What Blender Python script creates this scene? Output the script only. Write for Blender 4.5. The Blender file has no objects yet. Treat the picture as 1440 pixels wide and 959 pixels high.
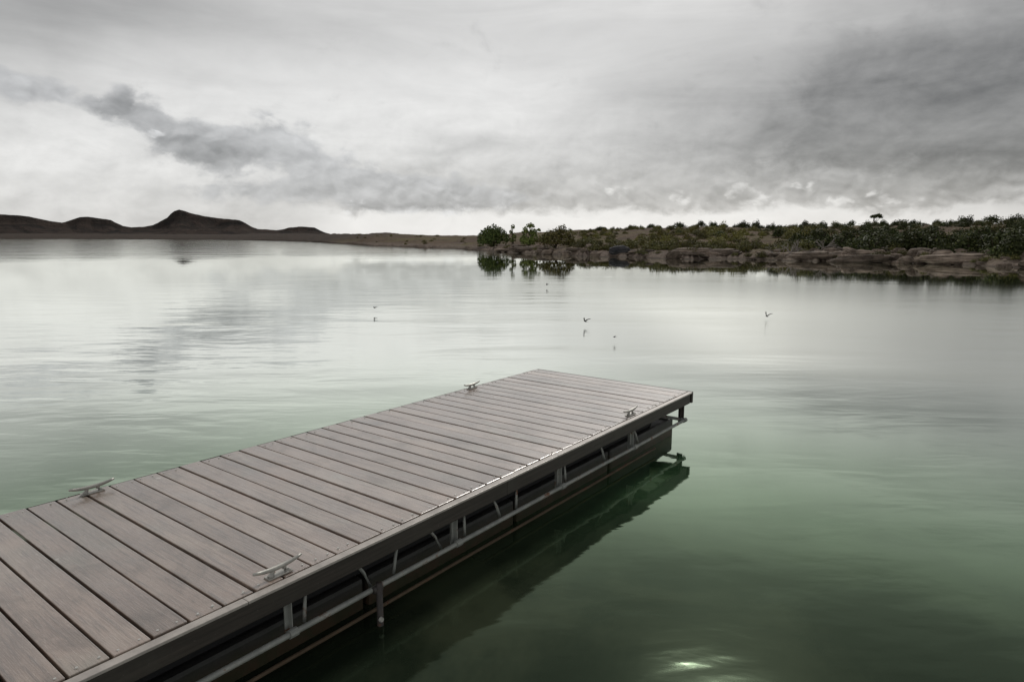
import bpy, bmesh, math, random
from mathutils import Vector, Matrix, noise as mn
R = math.radians
random.seed(11)
sc = bpy.context.scene
COL = sc.collection

# ------------------------------------------------------------------ camera
H = 2.0                      # eye height above the water
F = 930.0                    # focal length in pixels of the 1440 px frame
HOR = 333.0
PITCH = math.atan((479.5 - HOR) / F)
cam = bpy.data.cameras.new('camera')
cam.sensor_width = 36.0
cam.lens = F / 1440 * 36.0
cam.clip_start = 0.05
cam.clip_end = 30000
camo = bpy.data.objects.new('camera', cam)
COL.objects.link(camo)
camo.location = (0, 0, H)
camo.rotation_euler = (R(90) - PITCH, 0, 0)
sc.camera = camo

def ray(px, py):
    x = (px - 720) / F
    y = -(py - 479.5) / F
    c, s = math.cos(PITCH), math.sin(PITCH)
    return Vector((x, c + y * s, -s + y * c))

def hit(px, py, z):
    d = ray(px, py)
    t = (z - H) / d.z
    return Vector((d.x * t, d.y * t, z))

def azel(px, py):
    d = ray(px, py).normalized()
    return math.degrees(math.atan2(d.x, d.y)), math.degrees(math.asin(d.z))

def az_of(px):
    return math.atan2((px - 720) / F, math.cos(PITCH) + (479.5 - HOR) / F * math.sin(PITCH))

# ------------------------------------------------------------------ object helpers
def tag(o, label=None, cat=None, group=None, kind=None):
    if label: o['label'] = label
    if cat: o['category'] = cat
    if group: o['group'] = group
    if kind: o['kind'] = kind
    return o

def mesh_obj(name, verts, faces, mat, parent=None, smooth=False):
    me = bpy.data.meshes.new(name)
    me.from_pydata(verts, [], faces)
    me.validate()
    me.update()
    if smooth:
        for p in me.polygons: p.use_smooth = True
    if mat: me.materials.append(mat)
    o = bpy.data.objects.new(name, me)
    COL.objects.link(o)
    if parent: o.parent = parent
    return o

def bm_obj(name, bm, mat, parent=None, smooth=False, autosmooth=None):
    me = bpy.data.meshes.new(name)
    bmesh.ops.recalc_face_normals(bm, faces=bm.faces[:])
    bm.to_mesh(me)
    bm.free()
    if smooth:
        for p in me.polygons: p.use_smooth = True
    me.materials.append(mat)
    o = bpy.data.objects.new(name, me)
    COL.objects.link(o)
    if parent: o.parent = parent
    return o

def empty(name, loc, rz=0.0):
    o = bpy.data.objects.new(name, None)
    o.empty_display_size = 0.2
    COL.objects.link(o)
    o.location = loc
    o.rotation_euler = (0, 0, rz)
    return o

def add_box(bm, x0, x1, y0, y1, z0, z1, bevel=0.0, jit=0.0):
    vs = [bm.verts.new((x, y, z)) for x in (x0, x1) for y in (y0, y1) for z in (z0, z1)]
    idx = [(0, 1, 3, 2), (4, 6, 7, 5), (0, 4, 5, 1), (2, 3, 7, 6), (0, 2, 6, 4), (1, 5, 7, 3)]
    fs = [bm.faces.new([vs[i] for i in f]) for f in idx]
    if bevel:
        es = list({e for f in fs for e in f.edges})
        bmesh.ops.bevel(bm, geom=es, offset=bevel, segments=2, affect='EDGES', profile=0.6)

def add_tube(bm, pts, radii, seg=8, caps=True):
    pts = [Vector(p) for p in pts]
    if not isinstance(radii, (list, tuple)): radii = [radii] * len(pts)
    rings = []
    for i, p in enumerate(pts):
        d = (pts[min(i + 1, len(pts) - 1)] - pts[max(i - 1, 0)]).normalized()
        up = Vector((0, 0, 1)) if abs(d.z) < 0.9 else Vector((1, 0, 0))
        a = d.cross(up).normalized()
        b = d.cross(a).normalized()
        rings.append([bm.verts.new(p + (a * math.cos(2 * math.pi * k / seg) + b * math.sin(2 * math.pi * k / seg)) * radii[i]) for k in range(seg)])
    for i in range(len(rings) - 1):
        for k in range(seg):
            bm.faces.new((rings[i][k], rings[i][(k + 1) % seg], rings[i + 1][(k + 1) % seg], rings[i + 1][k]))
    if caps:
        bm.faces.new(rings[0]); bm.faces.new(rings[-1][::-1])

# ------------------------------------------------------------------ node helpers
class NT:
    def __init__(self, tree): self.t = tree
    def node(self, typ, **kw):
        n = self.t.nodes.new(typ)
        for k, v in kw.items(): setattr(n, k, v)
        return n
    def link(self, a, b): self.t.links.new(a, b)
    def m(self, op, *args, clamp=False):
        n = self.node('ShaderNodeMath', operation=op, use_clamp=clamp)
        for i, a in enumerate(args):
            if isinstance(a, (int, float)): n.inputs[i].default_value = a
            else: self.link(a, n.inputs[i])
        return n.outputs[0]
    def add(self, a, b): return self.m('ADD', a, b)
    def sub(self, a, b): return self.m('SUBTRACT', a, b)
    def mul(self, a, b): return self.m('MULTIPLY', a, b)
    def smooth(self, v, lo, hi, a=0.0, b=1.0):
        n = self.node('ShaderNodeMapRange', interpolation_type='SMOOTHSTEP')
        self.link(v, n.inputs[0])
        for i, x in enumerate((lo, hi, a, b)): n.inputs[i + 1].default_value = x
        return n.outputs[0]
    def lin(self, v, lo, hi, a=0.0, b=1.0):
        n = self.node('ShaderNodeMapRange')
        self.link(v, n.inputs[0])
        for i, x in enumerate((lo, hi, a, b)): n.inputs[i + 1].default_value = x
        return n.outputs[0]
    def noise(self, vec, scale, detail=4, rough=0.5, dist=0.0):
        n = self.node('ShaderNodeTexNoise')
        if vec is not None: self.link(vec, n.inputs['Vector'])
        n.inputs['Scale'].default_value = scale
        n.inputs['Detail'].default_value = detail
        n.inputs['Roughness'].default_value = rough
        n.inputs['Distortion'].default_value = dist
        return n.outputs['Fac']
    def mapping(self, vec, scale=(1, 1, 1), rot=(0, 0, 0), loc=(0, 0, 0)):
        n = self.node('ShaderNodeMapping')
        self.link(vec, n.inputs[0])
        n.inputs['Scale'].default_value = scale
        n.inputs['Rotation'].default_value = rot
        n.inputs['Location'].default_value = loc
        return n.outputs[0]
    def mixc(self, fac, a, b, mode='MIX'):
        n = self.node('ShaderNodeMix', data_type='RGBA', blend_type=mode)
        if isinstance(fac, (int, float)): n.inputs[0].default_value = fac
        else: self.link(fac, n.inputs[0])
        for i, c in ((6, a), (7, b)):
            if isinstance(c, (tuple, list)): n.inputs[i].default_value = (*c[:3], 1)
            else: self.link(c, n.inputs[i])
        return n.outputs[2]
    def bump(self, h, strength, dist=0.01, normal=None):
        n = self.node('ShaderNodeBump')
        n.inputs['Strength'].default_value = strength
        n.inputs['Distance'].default_value = dist
        self.link(h, n.inputs['Height'])
        if normal is not None: self.link(normal, n.inputs['Normal'])
        return n.outputs[0]

def new_mat(name):
    m = bpy.data.materials.new(name)
    m.use_nodes = True
    t = m.node_tree
    bs = next(n for n in t.nodes if n.type == 'BSDF_PRINCIPLED')
    return m, NT(t), bs

def setc(nt, sock, v):
    if isinstance(v, (tuple, list)): sock.default_value = (*v[:3], 1)
    else: nt.link(v, sock)

# ------------------------------------------------------------------ materials
def mat_deck():
    m, n, b = new_mat('weathered_deck_boards')
    tc = n.node('ShaderNodeTexCoord').outputs['Object']
    geo = n.node('ShaderNodeNewGeometry')
    rnd = geo.outputs['Random Per Island']
    off = n.node('ShaderNodeCombineXYZ')
    n.link(n.mul(rnd, 37.0), off.inputs[1]); n.link(n.mul(rnd, 91.0), off.inputs[2])
    va = n.node('ShaderNodeVectorMath', operation='ADD')
    n.link(tc, va.inputs[0]); n.link(off.outputs[0], va.inputs[1])
    p = va.outputs[0]
    grain = n.noise(n.mapping(p, (70, 3.0, 20)), 1.0, 6, 0.65)
    fine = n.noise(n.mapping(p, (220, 14.0, 60)), 1.0, 4, 0.7)
    blot = n.noise(n.mapping(p, (5, 2.2, 5)), 1.0, 5, 0.6, 0.6)
    speck = n.noise(p, 130, 3, 0.7)
    hue = n.noise(n.mapping(p, (3.5, 1.6, 3)), 1.0, 3, 0.55, 0.4)
    c = n.mixc(n.smooth(blot, 0.3, 0.72), (0.106, 0.075, 0.058), (0.182, 0.136, 0.108))
    c = n.mixc(n.smooth(hue, 0.52, 0.75, 0, 0.55), c, (0.150, 0.100, 0.078))
    c = n.mixc(n.smooth(hue, 0.48, 0.25, 0, 0.5), c, (0.112, 0.116, 0.094))
    c = n.mixc(n.smooth(grain, 0.46, 0.70, 0, 0.7), c, (0.054, 0.041, 0.034))
    c = n.mixc(n.smooth(fine, 0.50, 0.72, 0, 0.6), c, (0.23, 0.19, 0.16))
    c = n.mixc(n.smooth(speck, 0.60, 0.70, 0, 0.7), c, (0.045, 0.036, 0.030))
    stain = n.noise(n.mapping(p, (2.6, 1.5, 1)), 1.0, 6, 0.70, 0.5)
    c = n.mixc(n.smooth(stain, 0.50, 0.66, 0, 0.6), c, (0.060, 0.047, 0.038))
    c = n.mixc(n.smooth(stain, 0.44, 0.30, 0, 0.4), c, (0.20, 0.165, 0.14))
    drop = n.node('ShaderNodeTexVoronoi'); n.link(tc, drop.inputs['Vector']); drop.inputs['Scale'].default_value = 3.6
    dn = n.add(drop.outputs['Distance'], n.mul(n.sub(speck, 0.5), 0.10))
    sepd = n.node('ShaderNodeSeparateColor'); n.link(drop.outputs['Color'], sepd.inputs[0])
    dm = n.mul(n.smooth(dn, 0.075, 0.045), n.m('GREATER_THAN', sepd.outputs[0], 0.80))
    c = n.mixc(n.mul(dm, 0.7), c, (0.27, 0.25, 0.22))
    hsv = n.node('ShaderNodeHueSaturation')
    n.link(c, hsv.inputs['Color'])
    n.link(n.lin(rnd, 0, 1, 1.5, 2.2), hsv.inputs['Value'])
    n.link(hsv.outputs[0], b.inputs['Base Color'])
    n.link(n.smooth(blot, 0.25, 0.75, 0.30, 0.46), b.inputs['Roughness'])
    b.inputs['IOR'].default_value = 1.75
    b.inputs['Coat Weight'].default_value = 1.0
    b.inputs['Coat Roughness'].default_value = 0.20
    b.inputs['Coat IOR'].default_value = 1.75
    hh = n.add(n.mul(grain, 1.0), n.add(n.mul(fine, 0.5), n.mul(speck, 0.4)))
    n.link(n.bump(hh, 0.7, 0.0035), b.inputs['Normal'])
    n.link(n.bump(hh, 0.22, 0.0025), b.inputs['Coat Normal'])
    n.link(n.smooth(stain, 0.40, 0.68, 1.0, 0.75), b.inputs['Coat Weight'])
    return m

def mat_fascia():
    m, n, b = new_mat('dark_treated_timber')
    tc = n.node('ShaderNodeTexCoord').outputs['Object']
    g = n.noise(n.mapping(tc, (2.0, 40, 55)), 1.0, 6, 0.62)
    bl = n.noise(tc, 2.2, 5, 0.6, 0.5)
    c = n.mixc(n.smooth(g, 0.3, 0.75), (0.030, 0.025, 0.021), (0.064, 0.052, 0.044))
    c = n.mixc(n.smooth(bl, 0.48, 0.72, 0, 0.6), c, (0.062, 0.057, 0.047))
    sp = n.noise(tc, 45, 3, 0.7)
    c = n.mixc(n.smooth(sp, 0.64, 0.74, 0, 0.5), c, (0.17, 0.15, 0.14))
    n.link(c, b.inputs['Base Color'])
    b.inputs['Roughness'].default_value = 0.6
    n.link(n.bump(g, 0.4, 0.004), b.inputs['Normal'])
    return m

def mat_metal(name, c1, c2, rough, metallic, rust=0.0, rustc=(0.16, 0.065, 0.03)):
    m, n, b = new_mat(name)
    tc = n.node('ShaderNodeTexCoord').outputs['Object']
    f = n.noise(tc, 9, 5, 0.6)
    f2 = n.noise(tc, 60, 4, 0.6)
    c = n.mixc(n.smooth(f, 0.3, 0.7), c1, c2)
    met = n.lin(f2, 0.3, 0.7, metallic, metallic * 0.8)
    if rust:
        rm = n.smooth(n.add(n.mul(f, 0.7), n.mul(f2, 0.3)), 0.62 - 0.25 * rust, 0.70 - 0.2 * rust)
        c = n.mixc(rm, c, rustc)
        met = n.mul(met, n.sub(1.0, rm))
    n.link(c, b.inputs['Base Color'])
    n.link(met, b.inputs['Metallic'])
    n.link(n.lin(f2, 0.3, 0.7, rough - 0.08, rough + 0.12), b.inputs['Roughness'])
    n.link(n.bump(f2, 0.25, 0.002), b.inputs['Normal'])
    return m

def mat_float():
    m, n, b = new_mat('black_plastic_float')
    geo = n.node('ShaderNodeNewGeometry')
    tc = n.node('ShaderNodeTexCoord').outputs['Object']
    z = n.node('ShaderNodeSeparateXYZ')
    n.link(geo.outputs['Position'], z.inputs[0])
    f = n.noise(tc, 8, 5, 0.65)
    hz = n.add(z.outputs[2], n.mul(n.sub(f, 0.5), 0.12))
    algae = n.smooth(hz, 0.17, 0.05)
    c = n.mixc(n.smooth(f, 0.3, 0.7), (0.016, 0.017, 0.017), (0.030, 0.029, 0.027))
    c = n.mixc(algae, c, n.mixc(n.smooth(f, 0.42, 0.62), (0.034, 0.032, 0.014), (0.055, 0.034, 0.018)))
    n.link(c, b.inputs['Base Color'])
    b.inputs['Roughness'].default_value = 0.5
    n.link(n.bump(f, 0.4, 0.01), b.inputs['Normal'])
    return m

def mat_water():
    m = bpy.data.materials.new('lake_water')
    m.use_nodes = True
    t = m.node_tree
    t.nodes.clear()
    n = NT(t)
    out = n.node('ShaderNodeOutputMaterial')
    geo = n.node('ShaderNodeNewGeometry')
    pos = geo.outputs['Position']
    s = n.node('ShaderNodeSeparateXYZ'); n.link(pos, s.inputs[0])
    dist = n.m('SQRT', n.add(n.mul(s.outputs[0], s.outputs[0]), n.mul(s.outputs[1], s.outputs[1])))
    # --- ripples: long low swell lines, breeze patches, fine wavelets
    swell = n.noise(n.mapping(pos, (0.34, 1.0, 1), (0, 0, R(-7))), 1.25, 3, 0.5, 0.5)
    wav = n.noise(n.mapping(pos, (0.45, 1.0, 1), (0, 0, R(12))), 5.0, 3, 0.5, 0.3)
    big = n.noise(n.mapping(pos, (0.16, 0.5, 1), (0, 0, R(-5))), 0.5, 3, 0.5, 0.4)
    patch = n.smooth(n.noise(n.mapping(pos, (0.05, 0.16, 1), (0, 0, R(-4)), (3.1, 7.7, 0)), 1.0, 3, 0.55), 0.40, 0.66)
    side = n.smooth(s.outputs[0], 1.0, -5.0)                  # the breeze reaches the open left side
    amp = n.add(0.42, n.mul(n.m('MAXIMUM', patch, n.mul(side, 0.7)), 0.78))
    hgt = n.add(n.mul(swell, 0.030), n.add(n.mul(wav, 0.0045), n.mul(big, 0.075)))
    hgt = n.mul(n.mul(hgt, amp), n.m('MAXIMUM', n.smooth(dist, 8, 40, 1.0, 0.075), n.smooth(dist, 56, 84, 0.0, 1.2)))
    bmp = n.node('ShaderNodeBump')
    bmp.inputs['Distance'].default_value = 1.0
    bmp.inputs['Strength'].default_value = 0.55
    n.link(hgt, bmp.inputs['Height'])
    nor = bmp.outputs[0]
    # --- water body: cloudy green; near the camera, weedy mottles plus vignette darkening painted in
    murk = n.noise(n.mapping(pos, (0.6, 1, 1)), 0.55, 4, 0.55, 0.7)
    weed_vignette = n.noise(n.mapping(pos, (1, 1, 1), (0, 0, 0), (4.2, 1.3, 0)), 0.9, 5, 0.6, 0.5)
    c = n.mixc(n.smooth(murk, 0.3, 0.7), (0.019, 0.052, 0.024), (0.034, 0.078, 0.036))
    near = n.smooth(n.add(dist, n.mul(n.sub(weed_vignette, 0.5), 2.6)), 6.4, 3.4)
    c = n.mixc(near, c, n.mixc(n.smooth(weed_vignette, 0.4, 0.62), (0.012, 0.018, 0.011), (0.032, 0.040, 0.024)))
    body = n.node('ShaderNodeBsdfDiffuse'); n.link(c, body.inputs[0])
    gl = n.node('ShaderNodeBsdfGlossy'); gl.inputs[0].default_value = (1, 1, 1, 1); gl.inputs['Roughness'].default_value = 0.035
    n.link(nor, gl.inputs['Normal'])
    lw = n.node('ShaderNodeLayerWeight'); lw.inputs['Blend'].default_value = 0.5
    fc = n.node('ShaderNodeFloatCurve')
    n.link(lw.outputs['Facing'], fc.inputs['Value'])          # 0 straight on .. 1 grazing
    cu = fc.mapping.curves[0]
    pts = [(0.0, 0.025), (0.30, 0.05), (0.42, 0.05), (0.50, 0.075), (0.56, 0.125), (0.62, 0.26), (0.69, 0.54), (0.81, 0.93), (0.913, 0.98), (1.0, 1.0)]
    cu.points[0].location = pts[0]; cu.points[1].location = pts[-1]
    for p in pts[1:-1]: cu.points.new(*p)
    fc.mapping.update()
    n.link(n.add(n.add(n.smooth(dist, 30, 50, 0.04, 0.02), n.smooth(dist, 5.0, 3.0, 0.0, 0.025)), n.mul(n.mul(n.smooth(dist, 6.5, 12, 0.0, 0.165), n.smooth(dist, 18, 40, 1.0, 0.0)), n.smooth(s.outputs[0], -1.5, 4.5))), gl.inputs['Roughness'])
    tr = n.mixc(n.smooth(lw.outputs['Facing'], 0.54, 0.86), (0.74, 0.97, 0.68), (0.98, 1.0, 0.955))
    n.link(tr, gl.inputs[0])
    mx = n.node('ShaderNodeMixShader')
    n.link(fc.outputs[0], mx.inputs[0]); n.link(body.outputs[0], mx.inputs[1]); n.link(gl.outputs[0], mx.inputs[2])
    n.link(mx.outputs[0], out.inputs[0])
    return m

def mat_terrain():
    m, n, b = new_mat('red_brown_shore_soil')
    geo = n.node('ShaderNodeNewGeometry')
    pos = geo.outputs['Position']
    s = n.node('ShaderNodeSeparateXYZ'); n.link(pos, s.inputs[0])
    big = n.noise(pos, 0.06, 4, 0.6, 0.6)
    mid = n.noise(pos, 0.35, 5, 0.65, 0.4)
    fin = n.noise(pos, 2.2, 5, 0.7)
    c = n.mixc(n.smooth(mid, 0.35, 0.65), (0.062, 0.039, 0.025), (0.112, 0.072, 0.044))
    c = n.mixc(n.smooth(n.add(n.mul(big, 0.6), n.mul(fin, 0.4)), 0.46, 0.60, 0, 0.8), c, (0.120, 0.102, 0.038))
    c = n.mixc(n.smooth(fin, 0.54, 0.70, 0, 0.7), c, (0.028, 0.028, 0.015))
    farside = n.mul(n.smooth(s.outputs[1], 130, 260), n.smooth(s.outputs[0], 0, -60))
    c = n.mixc(n.mul(farside, 0.85), c, n.mixc(n.smooth(mid, 0.4, 0.6), (0.026, 0.020, 0.017), (0.046, 0.031, 0.025)))
    rock = n.smooth(n.add(s.outputs[2], n.mul(n.sub(mid, 0.5), 1.6)), 0.9, 0.35)
    c = n.mixc(n.mul(n.mul(rock, 0.8), n.sub(1.0, farside)), c, n.mixc(n.smooth(fin, 0.38, 0.62), (0.085, 0.066, 0.055), (0.21, 0.165, 0.138)))
    wet = n.smooth(s.outputs[2], 0.14, 0.02)
    c = n.mixc(n.mul(wet, 0.7), c, (0.050, 0.038, 0.030))
    n.link(c, b.inputs['Base Color'])
    b.inputs['Roughness'].default_value = 0.95
    b.inputs['Specular IOR Level'].default_value = 0.15
    n.link(n.bump(n.add(mid, fin), 0.6, 0.3), b.inputs['Normal'])
    return m

def mat_hill():
    m, n, b = new_mat('dark_mesa_slopes')
    pos = n.node('ShaderNodeNewGeometry').outputs['Position']
    s = n.node('ShaderNodeSeparateXYZ'); n.link(pos, s.inputs[0])
    f = n.noise(pos, 0.012, 6, 0.65, 0.5)
    g = n.noise(pos, 0.05, 4, 0.7)
    c = n.mixc(n.smooth(f, 0.35, 0.65), (0.030, 0.027, 0.026), (0.064, 0.049, 0.043))
    c = n.mixc(n.smooth(g, 0.52, 0.66, 0, 0.6), c, (0.034, 0.036, 0.030))
    strat = n.noise(n.mapping(pos, (0.001, 0.001, 0.12)), 1.0, 3, 0.6)
    c = n.mixc(n.smooth(strat, 0.52, 0.62, 0, 0.3), c, (0.10, 0.080, 0.066))
    n.link(c, b.inputs['Base Color'])
    b.inputs['Roughness'].default_value = 1.0
    b.inputs['Specular IOR Level'].default_value = 0.05
    gul = n.noise(n.mapping(pos, (0.03, 0.004, 0.006)), 1.0, 5, 0.6, 0.6)
    n.link(n.bump(n.add(gul, f), 0.9, 25.0), b.inputs['Normal'])
    return m

def mat_rock(name, c1, c2, c3):
    m, n, b = new_mat(name)
    geo = n.node('ShaderNodeNewGeometry')
    pos = geo.outputs['Position']
    oi = n.node('ShaderNodeObjectInfo').outputs['Random']
    f = n.noise(pos, 1.3, 6, 0.65, 0.4)
    g = n.noise(pos, 6, 5, 0.7)
    st = n.noise(n.mapping(pos, (0.3, 0.3, 7)), 1.0, 4, 0.6)
    c = n.mixc(n.smooth(f, 0.35, 0.65), c1, c2)
    c = n.mixc(n.smooth(st, 0.52, 0.66, 0, 0.7), c, c3)
    h = n.node('ShaderNodeHueSaturation'); n.link(c, h.inputs['Color'])
    n.link(n.lin(oi, 0, 1, 0.5, 1.35), h.inputs['Value'])
    n.link(h.outputs[0], b.inputs['Base Color'])
    b.inputs['Roughness'].default_value = 0.9
    b.inputs['Specular IOR Level'].default_value = 0.2
    n.link(n.bump(n.add(f, n.mul(g, 0.5)), 0.7, 0.15), b.inputs['Normal'])
    return m

def mat_leaf(name, c1, c2, c3=None):
    m, n, b = new_mat(name)
    geo = n.node('ShaderNodeNewGeometry')
    oi = n.node('ShaderNodeObjectInfo').outputs['Random']
    r = geo.outputs['Random Per Island']
    f = n.noise(geo.outputs['Position'], 1.6, 3, 0.6)
    c = n.mixc(n.add(n.mul(r, 0.5), n.mul(n.smooth(f, 0.3, 0.7), 0.5)), c1, c2)
    if c3: c = n.mixc(n.smooth(r, 0.82, 0.95), c, c3)
    h = n.node('ShaderNodeHueSaturation'); n.link(c, h.inputs['Color'])
    n.link(n.lin(oi, 0, 1, 0.7, 1.25), h.inputs['Value'])
    n.link(n.lin(oi, 0, 1, 0.49, 0.51), h.inputs['Hue'])
    n.link(h.outputs[0], b.inputs['Base Color'])
    b.inputs['Roughness'].default_value = 0.7
    b.inputs['Specular IOR Level'].default_value = 0.2
    return m

def mat_plain(name, c, rough=0.8):
    m, n, b = new_mat(name)
    pos = n.node('ShaderNodeTexCoord').outputs['Object']
    f = n.noise(pos, 14, 4, 0.6)
    n.link(n.mixc(f, tuple(x * 0.6 for x in c), tuple(x * 1.35 for x in c)), b.inputs['Base Color'])
    b.inputs['Roughness'].default_value = rough
    return m

M = dict(
    deck=mat_deck(), fascia=mat_fascia(),
    strip=mat_metal('weathered_edge_strip', (0.36, 0.33, 0.305), (0.52, 0.48, 0.44), 0.42, 0.1, 0.1, (0.10, 0.08, 0.07)),
    stringer=mat_plain('shade_black_timber', (0.012, 0.012, 0.014), 0.8),  # black puts the under-deck shade into the colour
    galv=mat_metal('galvanised_steel', (0.25, 0.26, 0.245), (0.36, 0.37, 0.345), 0.55, 0.2, 0.28),
    cleat=mat_metal('worn_cleat_steel', (0.36, 0.355, 0.33), (0.58, 0.57, 0.52), 0.42, 0.6, 0.30),
    screw=mat_metal('screw_steel', (0.6, 0.6, 0.57), (0.72, 0.7, 0.66), 0.4, 0.6, 0.2),
    rust=mat_metal('rusty_steel', (0.085, 0.058, 0.036), (0.125, 0.092, 0.058), 0.8, 0.1, 0.35, (0.13, 0.05, 0.025)),
    rustpipe=mat_metal('rust_pipe_steel', (0.045, 0.041, 0.04), (0.075, 0.066, 0.062), 0.65, 0.3, 0.2),
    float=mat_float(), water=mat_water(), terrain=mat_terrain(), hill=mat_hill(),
    rock=mat_rock('pale_red_rock', (0.085, 0.066, 0.052), (0.205, 0.160, 0.128), (0.40, 0.32, 0.26)),
    slate=mat_rock('dark_slate_rock', (0.040, 0.041, 0.046), (0.085, 0.082, 0.086), (0.12, 0.11, 0.11)),
    juniper=mat_leaf('juniper_green', (0.028, 0.038, 0.013), (0.066, 0.080, 0.024), (0.11, 0.12, 0.04)),
    olive=mat_leaf('olive_brush', (0.066, 0.070, 0.022), (0.140, 0.130, 0.045), (0.19, 0.165, 0.07)),
    yellow=mat_leaf('yellow_green_brush', (0.110, 0.115, 0.026), (0.22, 0.195, 0.052), (0.28, 0.24, 0.08)),
    fresh=mat_leaf('fresh_green_leaf', (0.115, 0.155, 0.040), (0.22, 0.26, 0.07), (0.15, 0.17, 0.06)),
    deep=mat_leaf('deep_green_leaf', (0.042, 0.064, 0.018), (0.110, 0.140, 0.040), (0.17, 0.19, 0.06)),
    rusty=mat_leaf('rusty_olive_leaf', (0.105, 0.098, 0.030), (0.195, 0.170, 0.055), (0.10, 0.12, 0.045)),
    bark=mat_plain('grey_brown_bark', (0.10, 0.078, 0.06)),
    dead=mat_plain('bleached_dead_wood', (0.27, 0.24, 0.22)),
    bird=mat_plain('dark_bird_feathers', (0.030, 0.030, 0.034), 0.6),
)

# ------------------------------------------------------------------ world: overcast sky
SUN_AZ, SUN_EL = 18.6, 40.1
def build_world():
    w = bpy.data.worlds.new('World')
    sc.world = w
    w.use_nodes = True
    t = w.node_tree
    t.nodes.clear()
    n = NT(t)
    out = n.node('ShaderNodeOutputWorld')
    bg = n.node('ShaderNodeBackground')
    STR = 0.1
    bg.inputs['Strength'].default_value = STR
    sky = n.node('ShaderNodeTexSky', sky_type='NISHITA')
    sky.sun_disc = False
    sky.sun_elevation = R(SUN_EL)
    sky.sun_rotation = R(SUN_AZ)
    d = n.node('ShaderNodeTexCoord').outputs['Generated']
    s = n.node('ShaderNodeSeparateXYZ'); n.link(d, s.inputs[0])
    az = n.mul(n.m('ARCTAN2', s.outputs[0], s.outputs[1]), 180 / math.pi)
    el = n.mul(n.m('ARCSINE', s.outputs[2]), 180 / math.pi)
    comb = n.node('ShaderNodeCombineXYZ')
    n.link(az, comb.inputs[0]); n.link(n.mul(el, 1.5), comb.inputs[1])
    v = comb.outputs[0]                       # degrees across the sky
    def fb(scale, detail, rough, seed, dist=0.0, sx=1.0):
        return n.noise(n.mapping(v, (sx, 1, 1), (0, 0, 0), (seed, seed * 1.7, seed * 0.3)), scale, detail, rough, dist)
    wx = n.mul(n.sub(fb(0.10, 5, 0.55, 3.3), 0.5), 9.0)
    wy = n.mul(n.sub(fb(0.11, 5, 0.55, 17.1), 0.5), 5.0)
    azw = n.add(az, wx); elw = n.add(el, wy)
    billow = fb(0.20, 7, 0.58, 41.0, 0.5)
    fine = fb(0.55, 6, 0.6, 77.0, 0.3)
    broad = fb(0.05, 4, 0.5, 9.0, 0.3, 0.55)

    def blob(px, py, rx, ry, A, E):
        a, e = azel(px, py)
        dx = n.mul(n.sub(A, a), 1.0 / rx); dy = n.mul(n.sub(E, e), 1.0 / ry)
        q = n.add(n.mul(dx, dx), n.mul(dy, dy))
        return n.m('EXPONENT', n.mul(q, -1.0))
    def union(lst, A, E):
        r = None
        for b_ in lst:
            g = blob(*b_, A, E)
            r = g if r is None else n.m('MAXIMUM', r, g)
        return r
    def relief(scale, detail, rough, seed, dx, dy, dist=0.4):
        a = n.noise(n.mapping(v, (1, 1, 1), (0, 0, 0), (seed, seed * 1.7, 0)), scale, detail, rough, dist)
        b = n.noise(n.mapping(v, (1, 1, 1), (0, 0, 0), (seed + dx, seed * 1.7 + dy, 0)), scale, detail, rough, dist)
        return n.sub(a, b)
    def ssum(lst, A, E):
        r = None
        for b_ in lst:
            g = blob(*b_, A, E)
            r = g if r is None else n.add(r, g)
        return r
    def over_(L, tone, mask, k):
        mk = n.mul(mask, k)
        t_ = n.mul(tone, mk)
        return n.add(n.mul(L, n.sub(1.0, mk)), t_)
    rel = n.add(relief(0.16, 6, 0.55, 61.0, -0.5, 1.2), n.mul(relief(0.42, 5, 0.55, 23.0, -0.2, 0.5), 0.45))
    nb = n.sub(billow, 0.5); nf = n.sub(fine, 0.5); nbr = n.sub(broad, 0.5)
    veil = n.sub(n.noise(n.mapping(v, (0.35, 1.3, 1), (0, 0, R(-9)), (5, 2, 0)), 0.16, 6, 0.58, 0.6), 0.5)
    wn = n.node('ShaderNodeTexNoise'); n.link(n.mapping(v, (1, 1, 1), (0, 0, 0), (13, 4, 0)), wn.inputs['Vector'])
    wn.inputs['Scale'].default_value = 0.35; wn.inputs['Detail'].default_value = 4
    wv = n.node('ShaderNodeVectorMath', operation='MULTIPLY_ADD')
    n.link(wn.outputs['Color'], wv.inputs[0]); wv.inputs[1].default_value = (3.2, 3.2, 0); n.link(v, wv.inputs[2])
    def puff(dx, dy):
        vo = n.node('ShaderNodeTexVoronoi', feature='F1')
        n.link(n.mapping(wv.outputs[0], (1, 1.15, 1), (0, 0, 0), (dx, dy, 0)), vo.inputs['Vector'])
        vo.inputs['Scale'].default_value = 0.30
        vo.inputs['Detail'].default_value = 2.0
        vo.inputs['Roughness'].default_value = 0.5
        return n.sub(0.5, vo.outputs['Distance'])
    pf = puff(0, 0)
    prel = n.sub(pf, puff(-0.25, 0.75))          # brighter on the upper sides of the heaps
    # base stratus brightness
    L = n.add(0.485, n.mul(nbr, 0.28))
    L = n.add(L, n.mul(blob(560, 135, 27, 5.5, azw, elw), 0.25))
    L = n.add(L, n.mul(blob(90, 245, 14, 4.0, azw, elw), 0.20))
    L = n.sub(L, n.mul(blob(40, -30, 24, 5.0, azw, elw), 0.20))
    L = n.sub(L, n.mul(n.smooth(azw, 12, 40), 0.22))
    L = n.add(L, n.mul(veil, 0.26))
    L = n.sub(L, n.mul(blob(1010, 175, 13, 5.5, azw, elw), 0.13))
    L = n.add(L, n.mul(n.add(n.mul(nb, 0.35), n.mul(rel, 0.5)), n.smooth(el, 15, 5, 0.05, 0.65)))
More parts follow.
